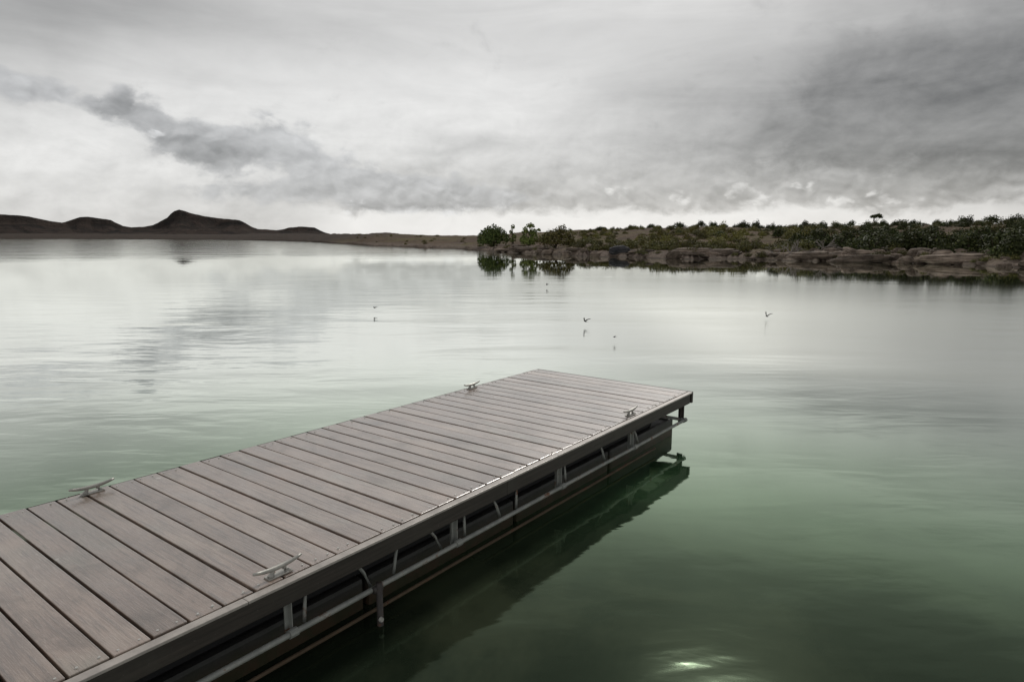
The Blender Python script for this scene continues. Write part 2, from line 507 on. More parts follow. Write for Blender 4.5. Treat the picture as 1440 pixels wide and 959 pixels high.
    # thick soft grey mass on the right
    A2 = n.add(az, n.mul(wx, 0.5)); E2 = n.add(el, n.mul(wy, 0.5))
    rm = ssum([(1260, 120, 7.5, 3.6), (1350, 190, 10, 4.0), (1430, 100, 9, 5), (1200, 215, 6, 2.6), (1440, 240, 9, 2.8), (1300, 245, 9, 2.2), (1370, 262, 8, 1.5)], A2, E2)
    rmask = n.smooth(n.add(rm, n.add(n.mul(nb, 2.6), n.mul(nf, 0.6))), 0.15, 1.5)
    rtone = n.add(0.195, n.add(n.mul(veil, 0.20), n.add(n.mul(nb, 0.16), n.mul(rel, 0.22))))
    L = over_(L, rtone, rmask, 0.86)
    # the ragged dark cloud on the left
    A3 = n.add(az, n.mul(wx, 0.30)); E3 = n.add(el, n.mul(wy, 0.30))
    lm = ssum([(160, 150, 2.2, 1.1), (210, 165, 2.6, 1.2), (270, 200, 3.2, 1.5), (330, 205, 3.6, 1.6), (400, 190, 3.6, 1.6), (430, 235, 4.4, 1.5), (510, 265, 5.0, 1.4), (600, 285, 6, 1.0), (350, 270, 6.0, 1.1), (15, 120, 3.4, 1.1), (0, 116, 3.4, 1.2), (560, 262, 5.5, 1.5), (690, 275, 6, 1.2)], A3, E3)
    edge = n.add(n.add(n.mul(nb, 1.6), n.mul(nf, 1.3)), n.mul(pf, 0.9))
    lmask = n.smooth(n.add(lm, edge), 0.08, 0.85)
    lmask = n.mul(lmask, n.smooth(lm, 0.05, 0.40))
    core = ssum([(185, 165, 3.2, 1.6), (290, 215, 3.5, 1.6), (610, 290, 6, 0.9)], A3, E3)
    ltone = n.add(n.sub(0.42, n.mul(core, 0.17)), n.add(n.mul(nf, 0.12), n.add(n.mul(rel, 0.35), n.mul(prel, 0.22))))
    L = over_(L, ltone, lmask, n.smooth(az, -12, -30, 0.68, 0.82))
    # grey cloud bank low in the middle and right
    bank = n.smooth(n.add(elw, n.add(n.mul(nf, 4.5), n.mul(nb, 5.0))), 6.4, 2.6)
    bank = n.mul(bank, n.smooth(az, -18, -4))
    L = over_(L, n.add(0.455, n.add(n.mul(rel, 0.3), n.mul(prel, 0.35))), bank, 0.62)
    # bright heaped tops, then a bright slot at the skyline
    heap = ssum([(1100, 268, 4.2, 0.9), (1035, 280, 3.0, 0.8), (1230, 282, 3.6, 0.7), (860, 272, 1.2, 0.7), (935, 276, 2.4, 0.7), (370, 232, 2.2, 0.9), (222, 196, 1.0, 0.35), (395, 250, 1.2, 0.5), (480, 292, 2.0, 0.7)], A3, E3)
    hm = n.smooth(n.add(heap, n.add(n.mul(nf, 1.6), n.add(n.mul(nb, 1.0), n.mul(pf, 1.8)))), 0.12, 0.62)
    hm = n.mul(hm, n.smooth(heap, 0.05, 0.45))
    L = over_(L, n.add(0.66, n.add(n.mul(rel, 0.4), n.mul(prel, 0.55))), hm, 0.62)
    slot = n.smooth(n.add(el, n.add(n.mul(nb, 3.0), n.mul(nf, 1.5))), 2.7, 1.7)
    slot = n.mul(slot, n.smooth(az, -22, -12))
    L = over_(L, n.add(0.80, n.mul(nb, 0.25)), slot, n.smooth(az, 20, 42, 0.85, 0.5))
    # unseen overhead darkened to shape reflections; glow where the sun sits behind the cloud
    L = n.add(L, n.mul(blob(800, -110, 48, 5.5, az, elw), 0.36))  # bright patch added above the frame for sheen on deck and water
    over = n.smooth(el, 26, 42)
    back = n.smooth(s.outputs[1], 0.45, -0.3)
    L = n.mul(L, n.sub(1.0, n.mul(n.mul(over, n.sub(1.0, n.mul(back, 0.6))), 0.74)))
    L = n.mul(L, n.sub(1.0, n.mul(back, -0.15)))  # unseen sky behind the camera lifted to light the shore faces
    dot = n.node('ShaderNodeVectorMath', operation='DOT_PRODUCT')
    n.link(d, dot.inputs[0])
    dot.inputs[1].default_value = (math.sin(R(SUN_AZ)) * math.cos(R(SUN_EL)), math.cos(R(SUN_AZ)) * math.cos(R(SUN_EL)), math.sin(R(SUN_EL)))
    glow = n.m('POWER', n.m('MAXIMUM', dot.outputs['Value'], 0.0), 90.0)
    L = n.add(L, n.mul(glow, 0.30))
    L = n.m('MAXIMUM', L, 0.05)
    tint = n.mixc(n.mul(lmask, 0.7), (1.0, 0.993, 0.975), (0.975, 0.985, 1.0))
    vm = n.node('ShaderNodeVectorMath', operation='SCALE')
    n.link(tint, vm.inputs[0]); n.link(n.mul(L, 1.0 / STR), vm.inputs['Scale'])
    c = n.mixc(0.96, sky.outputs[0], vm.outputs[0])
    n.link(c, bg.inputs[0])
    n.link(bg.outputs[0], out.inputs[0])
build_world()

sun = bpy.data.lights.new('sun', 'SUN')
sun.energy = 1.5
sun.angle = R(10)
sun.color = (1.0, 0.96, 0.90)
so = bpy.data.objects.new('sun', sun)
COL.objects.link(so)
sd = Vector((math.sin(R(SUN_AZ)) * math.cos(R(SUN_EL)), math.cos(R(SUN_AZ)) * math.cos(R(SUN_EL)), math.sin(R(SUN_EL))))
so.rotation_euler = (-sd).to_track_quat('-Z', 'Y').to_euler()
so.location = sd * 50

# ------------------------------------------------------------------ shoreline and terrain (real ground, distances in metres)
def interp(tab, x):
    if x <= tab[0][0]: return tab[0][1]
    for (a, b), (c, d) in zip(tab, tab[1:]):
        if x <= c:
            t = (x - a) / (c - a)
            return b + (d - b) * t
    return tab[-1][1]
# bearing (as a frame column) -> waterline row; turned into a distance
SH = [(-900, 334.6), (-300, 334.9), (0, 335.4), (150, 336.0), (300, 336.8), (400, 338.6), (470, 342), (520, 345.5), (600, 348.6), (650, 350), (675, 352.5), (720, 355), (780, 358), (850, 360.5), (950, 362.5), (1100, 363.5), (1250, 364.5), (1440, 367), (1700, 372), (2600, 378)]
SK = [(-900, 330), (0, 329.5), (300, 329.5), (400, 328.5), (460, 328.8), (500, 328.6), (545, 327.6), (600, 330.6), (660, 331), (700, 329), (760, 326), (820, 323.5), (900, 321), (1000, 320), (1100, 320), (1200, 319.5), (1300, 318.5), (1440, 317), (1700, 314), (2600, 312)]
RT = [(-900, 300), (300, 220), (470, 110), (600, 90), (700, 80), (1000, 85), (1440, 80), (2600, 80)]
SHD = [(math.degrees(az_of(p)), H * F / (y - HOR)) for p, y in SH]
SKD = [(math.degrees(az_of(p)), (HOR - y) / F) for p, y in SK]
RTD = [(math.degrees(az_of(p)), r) for p, r in RT]
def shore_r(a):
    r = interp(SHD, a)
    k = a * 0.9
    return r * (1 + 0.035 * mn.noise((k, 1.7, 0)) + 0.02 * mn.noise((k * 3.1, 5.1, 0)) + 0.010 * mn.noise((k * 8.0, 2.1, 0)))
def ground(a, t):
    """height at bearing a (degrees), t metres inland of the waterline"""
    r = shore_r(a) + t
    x, y = r * math.sin(R(a)), r * math.cos(R(a))
    tr = interp(RTD, a)
    zr = H + interp(SKD, a) * (shore_r(a) + tr)
    if t <= 0:
        return Vector((x, y, 0.16 * t))
    bank = (0.30 + 0.30 * mn.noise((x * 0.11, y * 0.11, 3))) * min(1.0, t / 1.8)
    q = t / tr
    slope = q ** 0.85 if q < 1 else max(0.2, 1 - 0.25 * (q - 1))
    z = max(0.06, bank) * min(1, t / 0.6) + (zr - 0.35) * slope
    am = min(1.0, t / 10.0)
    z += am * (0.35 * mn.noise((x * 0.07, y * 0.07, 0)) + 0.16 * mn.noise((x * 0.3, y * 0.3, 4)) + 0.06 * mn.noise((x * 1.1, y * 1.1, 7)))
    return Vector((x, y, max(z, 0.03)))
def gp(px, t): return ground(math.degrees(az_of(px)), t)

def build_terrain():
    ts = [-14, -4, -1, 0, 0.35, 0.7, 1.1, 1.6, 2.2, 3, 4, 5.2, 6.6, 8.2, 10, 12.5, 15.5, 19, 23, 28, 34, 41, 49, 58, 68, 80, 95, 115, 140, 180, 240, 330, 460]
    az = []
    a = -62.0
    while a < 62:
        az.append(a); a += 0.16 if -20 < a < 42 else 0.4
    verts = [ground(a, t) for a in az for t in ts]
    nt = len(ts)
    faces = [(i * nt + j, (i + 1) * nt + j, (i + 1) * nt + j + 1, i * nt + j + 1) for i in range(len(az) - 1) for j in range(nt - 1)]
    faces = [f[::-1] for f in faces]
    o = mesh_obj('terrain', verts, faces, M['terrain'], smooth=True)
    return tag(o, 'low red brown shore rising to a brush covered ridge', None, None, 'structure')
build_terrain()

# water: one sheet to the horizon
def build_water():
    rs = [0, 2, 5, 10, 20, 40, 80, 160, 320, 640, 1300, 2600, 5200, 12000]
    K = 64
    verts = [(0, 0, 0)]
    for r in rs[1:]:
        verts += [(r * math.cos(2 * math.pi * k / K), r * math.sin(2 * math.pi * k / K), 0) for k in range(K)]
    faces = [(0, 1 + k, 1 + (k + 1) % K) for k in range(K)]
    for i in range(len(rs) - 2):
        for k in range(K):
            a = 1 + i * K + k; b = 1 + i * K + (k + 1) % K
            faces.append((a, a + K, b + K, b))
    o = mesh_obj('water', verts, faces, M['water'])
    tag(o, 'calm green lake water mirroring the overcast sky', None, None, 'structure')
build_water()

# far mesas: heightfields kilometres away
def build_hill(prof, dist, depth, seed, label):
    pk = min(prof, key=lambda p: p[1])[0]
    ac = az_of(pk)
    rc = dist / math.cos(ac)
    cx, cy = rc * math.sin(ac), rc * math.cos(ac)
    ax, ay = math.cos(ac), -math.sin(ac)                        # along the ridge
    bx, by = math.sin(ac), math.cos(ac)                         # away across it
    xs = []
    for p, y in prof:
        l = rc * math.tan(az_of(p) - ac)
        xs.append((l, H + (HOR - y) / F * 0.988 * (cy + l * ay)))
    x0, x1 = xs[0][0], xs[-1][0]
    nx, ny = 320, 40
    verts = []
    for i in range(nx + 1):
        x = x0 + (x1 - x0) * i / nx
        zt = interp(xs, x) + 1.6 * mn.noise((x * 0.02, seed, 0)) + 0.9 * mn.noise((x * 0.07, seed, 4))
        for j in range(ny + 1):
            q = j / ny * 2 - 1                                  # -1 near foot .. 1 far foot
            xx = x * (1 - 0.0 * q)
            gul = mn.fractal((x * 0.011 + seed, q * 0.7, seed), 1.0, 2.0, 5) - 0.5 * abs(mn.noise((x * 0.025, q * 0.6, seed)))
            aq = abs(q)
            pq = max(0.0, 1 - aq)
            # cliff band under the cap, then a concave talus apron
            cap = 1.0 if aq < 0.05 else (1.0 - 0.34 * min(1, (aq - 0.05) / 0.12)) if aq < 0.17 else 0.66 * ((1 - aq) / 0.83) ** 1.25
            z = zt * cap * (1 if aq < 0.03 else min(1.0, 1 + 0.22 * gul * min(1, aq * 3)))
            verts.append((cx + ax * xx + bx * q * depth, cy + ay * xx + by * q * depth, max(z, -2) if j not in (0, ny) else -3))
    m = ny + 1
    faces = [(i * m + j, (i + 1) * m + j, (i + 1) * m + j + 1, i * m + j + 1) for i in range(nx) for j in range(ny)]
    o = mesh_obj('hill', verts, faces, M['hill'], smooth=True)
    tag(o, label, None, None, 'structure')
build_hill([(-520, 322), (-300, 306), (-150, 300), (0, 302), (22, 303), (43, 305), (58, 308.5), (70, 311), (87, 313), (100, 317), (125, 324), (160, 332)], 3300, 330, 1.3, 'long flat topped dark hill at the left edge')
build_hill([(40, 332), (70, 322), (88, 314), (103, 310), (115, 306), (125, 305.5), (145, 308), (158, 310), (165, 314), (174, 318), (190, 321), (215, 326), (240, 332)], 3900, 320, 5.1, 'small dark mesa with a rounded cap left of the peak')
build_hill([(140, 332), (172, 321), (190, 320), (205, 319.3), (217, 317), (228, 311.5), (237, 307), (243, 301), (248, 297.5), (255, 295.5), (262, 297.5), (270, 300.3), (277, 302), (288, 304.5), (300, 306.5), (320, 308.5), (338, 310), (346, 314), (353, 318.5), (362, 322.2), (385, 324), (410, 326), (450, 332)], 2900, 300, 8.7, 'tallest dark hill with a pointed peak and long shoulder')
build_hill([(350, 332), (385, 325), (398, 323), (408, 320.3), (420, 319.2), (432, 319.4), (443, 320.3), (450, 324), (458, 327.5), (475, 332)], 4600, 300, 12.2, 'far low mesa right of the pointed peak')

# ------------------------------------------------------------------ the dock
ANG = R(-127.33)
DZ, WID = 0.452, 1.93
CORN = hit(973, 551, DZ)
dock = empty('floating_dock', (CORN.x, CORN.y, 0), ANG)
tag(dock, 'long weathered floating dock of reddish grey boards over dark floats', 'dock')
LEN = 10.4
ux = Vector((math.cos(ANG), math.sin(ANG)))
uy = Vector((-math.sin(ANG), math.cos(ANG)))
def loc2(px, py, z):
    p = hit(px, py, z) - CORN
    return ux.dot(p.xy), uy.dot(p.xy)
def s_at(px):                      # distance along the near edge where image column px crosses it
    d = ray(px, 600); k = d.x / d.y
    # CORN + s*ux : x = k*y
    return (k * CORN.y - CORN.x) / (ux.x - k * ux.y)

def build_dock():
    pitch, gap = 0.1465, 0.012
    phase = 5.256
    k0 = math.floor(phase / pitch)
    first = phase - k0 * pitch
    bm = bmesh.new()
    x = first - pitch
    rr = random.Random(4)
    edges = []
    while x < LEN:
        a, b_ = max(x + gap / 2, 0.0), min(x + pitch - gap / 2, LEN)
        if b_ - a > 0.02:
            dz = rr.uniform(-0.0025, 0.0025)
            jl, jr = rr.uniform(-0.004, 0.004), rr.uniform(-0.004, 0.004)
            w1, w2 = rr.uniform(-0.001, 0.001), rr.uniform(-0.001, 0.001)
            add_box(bm, a + w1, b_ + w2, -WID + 0.012 + jl, -0.046 + jr, DZ - 0.030 + dz, DZ + dz, 0.0035)
            edges.append((a, b_))
        x += pitch
    bm_obj('deck_boards', bm, M['deck'], dock)
    # side boards; the near one's top edge shows as a narrow strip beside the board ends
    TOP = DZ - 0.003
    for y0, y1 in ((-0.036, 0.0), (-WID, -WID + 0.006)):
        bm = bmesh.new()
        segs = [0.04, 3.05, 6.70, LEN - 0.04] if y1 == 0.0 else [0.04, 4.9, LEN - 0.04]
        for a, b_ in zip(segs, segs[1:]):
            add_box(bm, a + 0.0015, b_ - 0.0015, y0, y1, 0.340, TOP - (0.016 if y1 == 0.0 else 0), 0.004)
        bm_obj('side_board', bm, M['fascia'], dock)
    bm = bmesh.new()
    segs = [0.002, 2.45, 4.88, 7.3, LEN]
    for a, b_ in zip(segs, segs[1:]):
        add_box(bm, a + 0.001, b_ - 0.001, -0.039, 0.007, TOP - 0.0135, TOP, 0.003)
    bm_obj('edge_strip', bm, M['strip'], dock)
    for a, b_ in ((0.0, 0.038), (LEN - 0.038, LEN)):
        bm = bmesh.new()
        add_box(bm, a - (0.04 if a == 0.0 else 0), b_ - (0.04 if a == 0.0 else 0), -WID, 0.0, 0.335, TOP - 0.001, 0.005)
        bm_obj('end_board', bm, M['fascia'], dock)
    # joists below the boards
    x = 0.85
    while x < LEN - 0.3:
        bm = bmesh.new()
        add_box(bm, x - 0.019, x + 0.019, -WID + 0.01, -0.045, 0.345, DZ - 0.034)
        bm_obj('joist', bm, M['fascia'], dock)
        x += 1.22
    # screw heads along both board ends: the hundred nearest are parts, the rest one mesh
    spots = []
    for a, b_ in edges:
        for f in (0.22, 0.78):
            for yy in (-0.075, -WID + 0.055):
                if rr.random() < 0.25: continue
                sx, sy = a + (b_ - a) * f + rr.uniform(-0.012, 0.012), yy + rr.uniform(-0.008, 0.008)
                w_ = CORN.xy + ux * sx + uy * sy
                d_ = w_.length if (w_.y > 0.9 and abs(w_.x) < w_.y * 0.9) else 50 + w_.length
                spots.append((d_, sx, sy))
    spots.sort()
    def screw(bm, sx, sy):
        add_tube(bm, [(sx, sy, -0.002), (sx, sy, 0.0045)], [0.0066, 0.0048], 8)
    bm = bmesh.new(); screw(bm, 0, 0)
    sc0 = None
    for d_, sx, sy in spots[:100]:
        if sc0 is None:
            sc0 = o = bm_obj('screw', bm, M['screw'], dock)
        else:
            o = sc0.copy(); COL.objects.link(o); o.parent = dock
        o.location = (sx, sy, DZ)
    bm = bmesh.new()
    for d_, sx, sy in spots[100:]: screw(bm, sx, sy)
    o = bm_obj('screws', bm, M['screw'], dock)
    o.location = (0, 0, DZ); o['kind'] = 'stuff'
    # lower rails and posts
    RZ = 0.196
    for name, yy, mt, z, r, xa in (('rail', 0.004, 'galv', RZ, 0.0145, s_at(963.5)), ('rail', -WID + 0.02, 'galv', RZ, 0.0165, s_at(963.5)), ('float_rail', -0.035, 'rust', 0.048, 0.010, 0.75), ('float_rail', -WID + 0.04, 'rust', 0.048, 0.013, 0.75)):
        bm = bmesh.new()
        pts = []
        k = 0
        while xa + k * 0.4 < LEN:
            pts.append((xa + k * 0.4, yy + 0.004 * mn.noise((k * 0.7, yy, 1)), z + 0.005 * mn.noise((k * 0.6, 3, yy)))); k += 1
        add_tube(bm, pts, r, 8)
        bm_obj(name, bm, M[mt], dock, smooth=True)
    for z, mt in ((RZ, 'galv'),):
        bm = bmesh.new()
        add_tube(bm, [(s_at(962), 0.0, z), (s_at(962), -WID + 0.02, z)], 0.0165, 8)
        bm_obj('end_rail', bm, M[mt], dock, smooth=True)
    P0 = s_at(962)
    posts = [P0, s_at(893), s_at(791.7), s_at(641.7), s_at(395)]
    sp = posts[-1] - posts[-2]
    while posts[-1] + 1.5 < LEN: posts.append(posts[-1] + 1.45)
    print('POSTS', [round(p, 2) for p in posts])
    for side in (0, 1):
        yy = 0.0 if side == 0 else -WID + 0.02
        for i, p in enumerate(posts):
            bm = bmesh.new()
            sg = -1 if side == 0 else 1
            w = 0.026 if i else 0.034
            add_box(bm, p - w / 2, p + w / 2, yy + sg * 0.042, yy + sg * 0.036, RZ - 0.02, 0.40, 0.001)
            add_box(bm, p - w / 2, p - w / 2 + 0.005, yy + sg * 0.042 - 0.03, yy + sg * 0.042 + 0.03, 0.16, 0.338, 0.001)
            bm_obj('post', bm, M['galv'] if i else M['fascia'], dock)
            # a clamp band where the post meets the rail
            bm = bmesh.new()
            add_tube(bm, [(p - 0.022, yy + 0.004 if side == 0 else yy, RZ), (p + 0.022, yy + 0.004 if side == 0 else yy, RZ)], 0.0215, 10)
            bm_obj('clamp', bm, M['galv'], dock, smooth=False)
    # bent truss rods between posts (near side), leaning from the rail up under the deck
    rods = [((430, 853), (420, 893)), ((507, 817), (520, 845)), ((566, 785), (554, 820)), ((612, 752), (624, 782)), ((663, 727), (658, 755)), ((704, 706), (709, 728)), ((738, 694), (732, 716)), ((805, 664), (802, 684)), ((855, 632), (857, 650)), ((901, 612), (903, 630))]
    for (a, b_) in rods:
        s1, s2 = s_at(a[0]), s_at(b_[0])
        bm = bmesh.new()
        dx = s2 - s1
        add_tube(bm, [(s1 - dx * 1.1, -0.16, 0.40), (s1 - dx * 0.2, -0.075, 0.345), (s1 + dx * 0.5, -0.052, 0.27), (s2, -0.036, RZ - 0.006)], 0.009, 8)
        bm_obj('brace_rod', bm, M['galv'], dock, smooth=True)
    # rusty vertical pipe crossing the rail into the water
    s = s_at(519)
    bm = bmesh.new()
    add_tube(bm, [(s, 0.036, 0.235), (s, 0.036, -0.35)], 0.017, 12)
    add_tube(bm, [(s - 0.026, 0.02, 0.198), (s + 0.026, 0.02, 0.198)], 0.020, 10)
    pipe = bm_obj('pipe', bm, M['rustpipe'], dock, smooth=True)
    bm = bmesh.new()
    add_tube(bm, [(s + 0.012, 0.052, 0.045), (s + 0.012, 0.066, 0.045)], [0.014, 0.011], 10)
    bm_obj('pipe_bolt', bm, M['screw'], pipe)
    # floats, and stringers closing the space above them, coloured black as its shade
    x = s_at(967)
    fl = 1.32
    while x + fl < LEN:
        bm = bmesh.new()
        add_box(bm, x, x + fl, -WID + 0.15, -0.155, -0.16, 0.178, 0.025)
        bm_obj('float', bm, M['float'], dock)
        x += fl + 0.03
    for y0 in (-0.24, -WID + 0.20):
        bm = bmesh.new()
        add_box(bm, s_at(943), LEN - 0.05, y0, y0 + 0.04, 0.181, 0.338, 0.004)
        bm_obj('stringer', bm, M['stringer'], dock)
    # cleats: two per side
    def horn_bm():
        bm = bmesh.new()
        pts, rad = [], []
        for k in range(13):
            q = k / 6 - 1
            pts.append((q * 0.125, 0, 0.038 + 0.015 * abs(q) ** 2.2))
            rad.append(0.0115 * (1 - 0.45 * abs(q) ** 2))
        add_tube(bm, pts, rad, 10)
        return bm
    def base_bm():
        bm = bmesh.new()
        add_box(bm, -0.062, 0.062, -0.024, 0.024, 0.0005, 0.008, 0.002)
        for q in (-0.032, 0.032):
            add_tube(bm, [(q * 1.25, 0, 0.006), (q, 0, 0.022), (q * 0.9, 0, 0.037)], [0.017, 0.011, 0.011], 10)
        for q in (-0.05, 0.05):
            add_tube(bm, [(q, 0.013, 0.007), (q, 0.013, 0.012)], 0.006, 6)
        return bm
    proto = None
    for px, py in ((402, 808), (131, 689), (667, 544), (890, 581)):
        s, y = loc2(px, py, DZ + 0.02)
        y = -0.085 if y > -1 else -WID + 0.06
        if proto is None:
            cl = bm_obj('cleat', base_bm(), M['cleat'], dock)
            hn = bm_obj('horn', horn_bm(), M['cleat'], cl, smooth=True)
            proto = (cl, hn)
        else:
            cl = proto[0].copy(); COL.objects.link(cl); cl.parent = dock
            hn = proto[1].copy(); COL.objects.link(hn); hn.parent = cl
        cl.location = (s, y, DZ + 0.002)
        cl.rotation_euler = (0, 0, random.uniform(-0.04, 0.04))
build_dock()

# ------------------------------------------------------------------ vegetation
def leaf_cloud(lobes, n, size, rnd, flat=0.75):
    """lobes: (cx,cy,cz,rx,ry,rz); leaf sprays spread through the shells of uneven lobes"""
    verts, faces = [], []
    wts = [l[3] * l[4] + l[3] * l[5] for l in lobes]
    sd = rnd.uniform(0, 99)
    for _ in range(n):
        l = rnd.choices(lobes, wts)[0]
        d = Vector((rnd.gauss(0, 1), rnd.gauss(0, 1), rnd.gauss(0, 1))).normalized()
        if d.z < -0.45: d.z *= 0.3; d.normalize()
        q = 1 + 0.32 * mn.noise((d.x * 2 + sd, d.y * 2 + l[0], d.z * 2 + l[2])) 
        rad = q * (rnd.uniform(0.35, 1.0) ** 0.45)
        if mn.noise((d.x * 3 + l[1] + sd, d.y * 3, d.z * 3 - l[0])) < -0.28: rad *= rnd.uniform(0.3, 0.8)
        c = Vector((l[0] + d.x * l[3] * rad, l[1] + d.y * l[4] * rad, l[2] + d.z * l[5] * rad))
        if c.z < 0.02: c.z = rnd.uniform(0.02, 0.15)
        nrm = (d + Vector((rnd.gauss(0, .55), rnd.gauss(0, .55), rnd.gauss(0, .55) + 0.25))).normalized()
        t = nrm.orthogonal().normalized()
        t.rotate(Matrix.Rotation(rnd.uniform(0, 6.28), 3, nrm))
        b = nrm.cross(t)
        s = size * rnd.uniform(0.55, 1.4)
        i = len(verts)
        verts += [c - t * s * .5, c + b * s * .34 + nrm * s * .08, c + t * s * .6, c - b * s * .34 - nrm * s * .05]
        faces.append((i, i + 1, i + 2, i + 3))
    return verts, faces

def rand_lobes(w, h, k, rnd):
    out = []
    for i in range(k):
        a = rnd.uniform(0, 6.28); r = rnd.uniform(0, 0.55) * w / 2
        rr = rnd.uniform(0.36, 0.62) * w / 2
        hz = rnd.uniform(0.22, 0.62) * h * (1 - 0.3 * (2 * r / w))
        out.append((r * math.cos(a), r * math.sin(a), hz, rr, rr, rnd.uniform(0.28, 0.42) * h))
    for i in range(2):
        out.append((rnd.uniform(-.2, .2) * w, rnd.uniform(-.2, .2) * w, 0.2 * h, 0.42 * w, 0.42 * w, 0.26 * h))
    return out

def shrub_mesh(name, w, h, k, n, size, mat, seed):
    rnd = random.Random(seed)
    v, f = leaf_cloud(rand_lobes(w, h, k, rnd), n, size, rnd)
    # a few stems so that it stands on the ground
    bm = bmesh.new()
    for i in range(4):
        a = rnd.uniform(0, 6.28)
        add_tube(bm, [(0, 0, -0.25), (math.cos(a) * w * .1, math.sin(a) * w * .1, h * .25), (math.cos(a) * w * .25, math.sin(a) * w * .25, h * .6)], [0.05, 0.035, 0.015], 5)
    base = len(v)
    bm.verts.index_update()
    v += [x.co.copy() for x in bm.verts]
    nf = len(f)
    f += [tuple(base + q.index for q in fc.verts) for fc in bm.faces]
    bm.free()
    me = bpy.data.meshes.new(name)
    me.from_pydata(v, [], f); me.update()
    me.materials.append(M[mat]); me.materials.append(M['bark'])
    for i, p in enumerate(me.polygons):
        if i >= nf: p.material_index = 1
    return me

VAR = {}
def variants(key, name, w, h, k, n, size, mat, cnt):
    VAR[key] = [shrub_mesh(name, w * (0.85 + 0.1 * i), h * (1.1 - 0.07 * i), k + i % 3, n, size, mat, hash((len(key), i, mat[0])) % 9999 if False else i * 17 + len(key) * 101 + ord(mat[0])) for i in range(cnt)]
variants('juniper', 'juniper_bush', 2.2, 1.7, 6, 820, 0.18, 'juniper', 6)
variants('olive', 'olive_bush', 2.0, 1.1, 6, 520, 0.15, 'olive', 5)
variants('yellow', 'yellow_bush', 1.9, 1.2, 6, 520, 0.15, 'yellow', 5)
variants('rusty', 'rusty_bush', 1.8, 1.0, 5, 420, 0.15, 'rusty', 4)
NAMEK = {'juniper': 'juniper_bush', 'olive': 'olive_bush', 'yellow': 'yellow_bush', 'rusty': 'rusty_bush'}

def bush(kind, px, t, scale, label, group, sz=None, rnd=random):
    p = gp(px, t)
    o = bpy.data.objects.new(NAMEK[kind], rnd.choice(VAR[kind]))
    COL.objects.link(o)
    o.location = (p.x, p.y, p.z - 0.05)
    o.rotation_euler = (0, 0, rnd.uniform(0, 6.28))
    o.scale = (scale, scale, scale * (sz or rnd.uniform(0.8, 1.15)))
    return tag(o, label, 'bush', group)

def tree(name, label, px, t, trunk_h, lobes, n, size, mat, seed, stems=3, group=None):
    rnd = random.Random(seed)
    p = gp(px, t)
    root = empty(name, (p.x, p.y, p.z - 0.05), rnd.uniform(-0.2, 0.2))
    tag(root, label, 'tree', group)
    v, f = leaf_cloud(lobes, n, size, rnd)
    bm = bmesh.new()
    for k in range(stems):
        b0 = Vector((rnd.uniform(-.15, .15) * stems * .5, rnd.uniform(-.15, .15), -0.3))
        tgt = Vector(lobes[k % len(lobes)][:3])
        mid = b0.lerp(tgt, 0.5) + Vector((rnd.uniform(-.2, .2), rnd.uniform(-.2, .2), 0.2))
        k_ = 2.0 if stems == 1 else 1.0
        add_tube(bm, [b0, b0.lerp(mid, .5) + Vector((.04, 0, .1)), mid, tgt], [0.10 * k_, 0.08 * k_, 0.055 * k_, 0.02 * k_], 7)
    for l in lobes:
        c = Vector(l[:3])
        st = Vector((rnd.uniform(-.1, .1), 0, max(0.3, c.z * 0.45)))
        add_tube(bm, [st, st.lerp(c, .6) + Vector((0, 0, .05)), c + Vector((rnd.uniform(-.2, .2), 0, l[5] * .4))], [0.05, 0.03, 0.012], 5)
    bm_obj('trunk', bm, M['bark'], root, smooth=True)
    mesh_obj('crown', v, f, M[mat], root)
    return root

# the small grove at the end of the spit
tree('broadleaf_tree', 'dense dark green dome shaped tree, first of the grove on the left', 693, 9, 0.5,
     [(-1.5, 0, 1.2, 1.0, 1.2, 1.1), (-.8, .3, 1.9, 1.1, 1.2, 1.0), (0.1, 0, 2.3, 1.2, 1.3, 1.0), (1.0, -.2, 1.9, 1.1, 1.2, 1.0), (1.7, 0, 1.2, .9, 1.1, 1.0), (0, -.9, 1.3, 1.4, .9, 1.1), (-0.6, -.6, .8, 1.7, .8, .8)], 4200, 0.24, 'deep', 5, 4)
tree('slender_tree', 'thin sparse green tree in the gap beside the dome shaped tree', 721, 9, 0.8,
     [(0, 0, 2.7, .28, .3, .45), (-.25, 0, 2.0, .3, .3, .45), (.2, 0, 1.5, .35, .35, .5), (0, 0, .9, .5, .5, .5)], 420, 0.2, 'fresh', 7, 2)
tree('broadleaf_tree', 'loose bright green tree with a ragged top, tallest of the grove', 744, 9, 0.8,
     [(-.7, 0, 1.1, .6, .6, .8), (-.5, 0, 2.2, .5, .5, .6), (.2, 0, 2.9, .55, .55, .42), (.5, .1, 2.0, .6, .6, .6), (.6, 0, 1.1, .7, .7, .8), (1.25, 0, 2.35, .28, .3, .25), (0, -.3, .8, .9, .6, .7)], 1900, 0.22, 'fresh', 9, 3)
tree('spreading_tree', 'wide olive brown low tree with one taller tuft, right end of the grove', 783, 9, 0.5,
     [(-1.7, 0, 1.0, .8, .8, .7), (-1.0, 0, 1.5, .8, .8, .7), (-.1, 0, 1.7, .9, .9, .75), (.7, 0, 2.3, .6, .6, .55), (1.1, 0, 1.5, .8, .8, .8), (1.8, 0, 1.0, .6, .7, .6), (0, -.6, .8, 1.9, .6, .7)], 2600, 0.21, 'rusty', 12, 4)
tree('lollipop_tree', 'small dark tree with a bare trunk and flat crown standing above the right skyline', 1230, 80, 1.0,
     [(-.45, 0, 1.65, .65, .6, .38), (.3, 0, 1.85, .6, .6, .38), (.75, 0, 1.55, .42, .45, .3)], 900, 0.2, 'juniper', 21, 1)

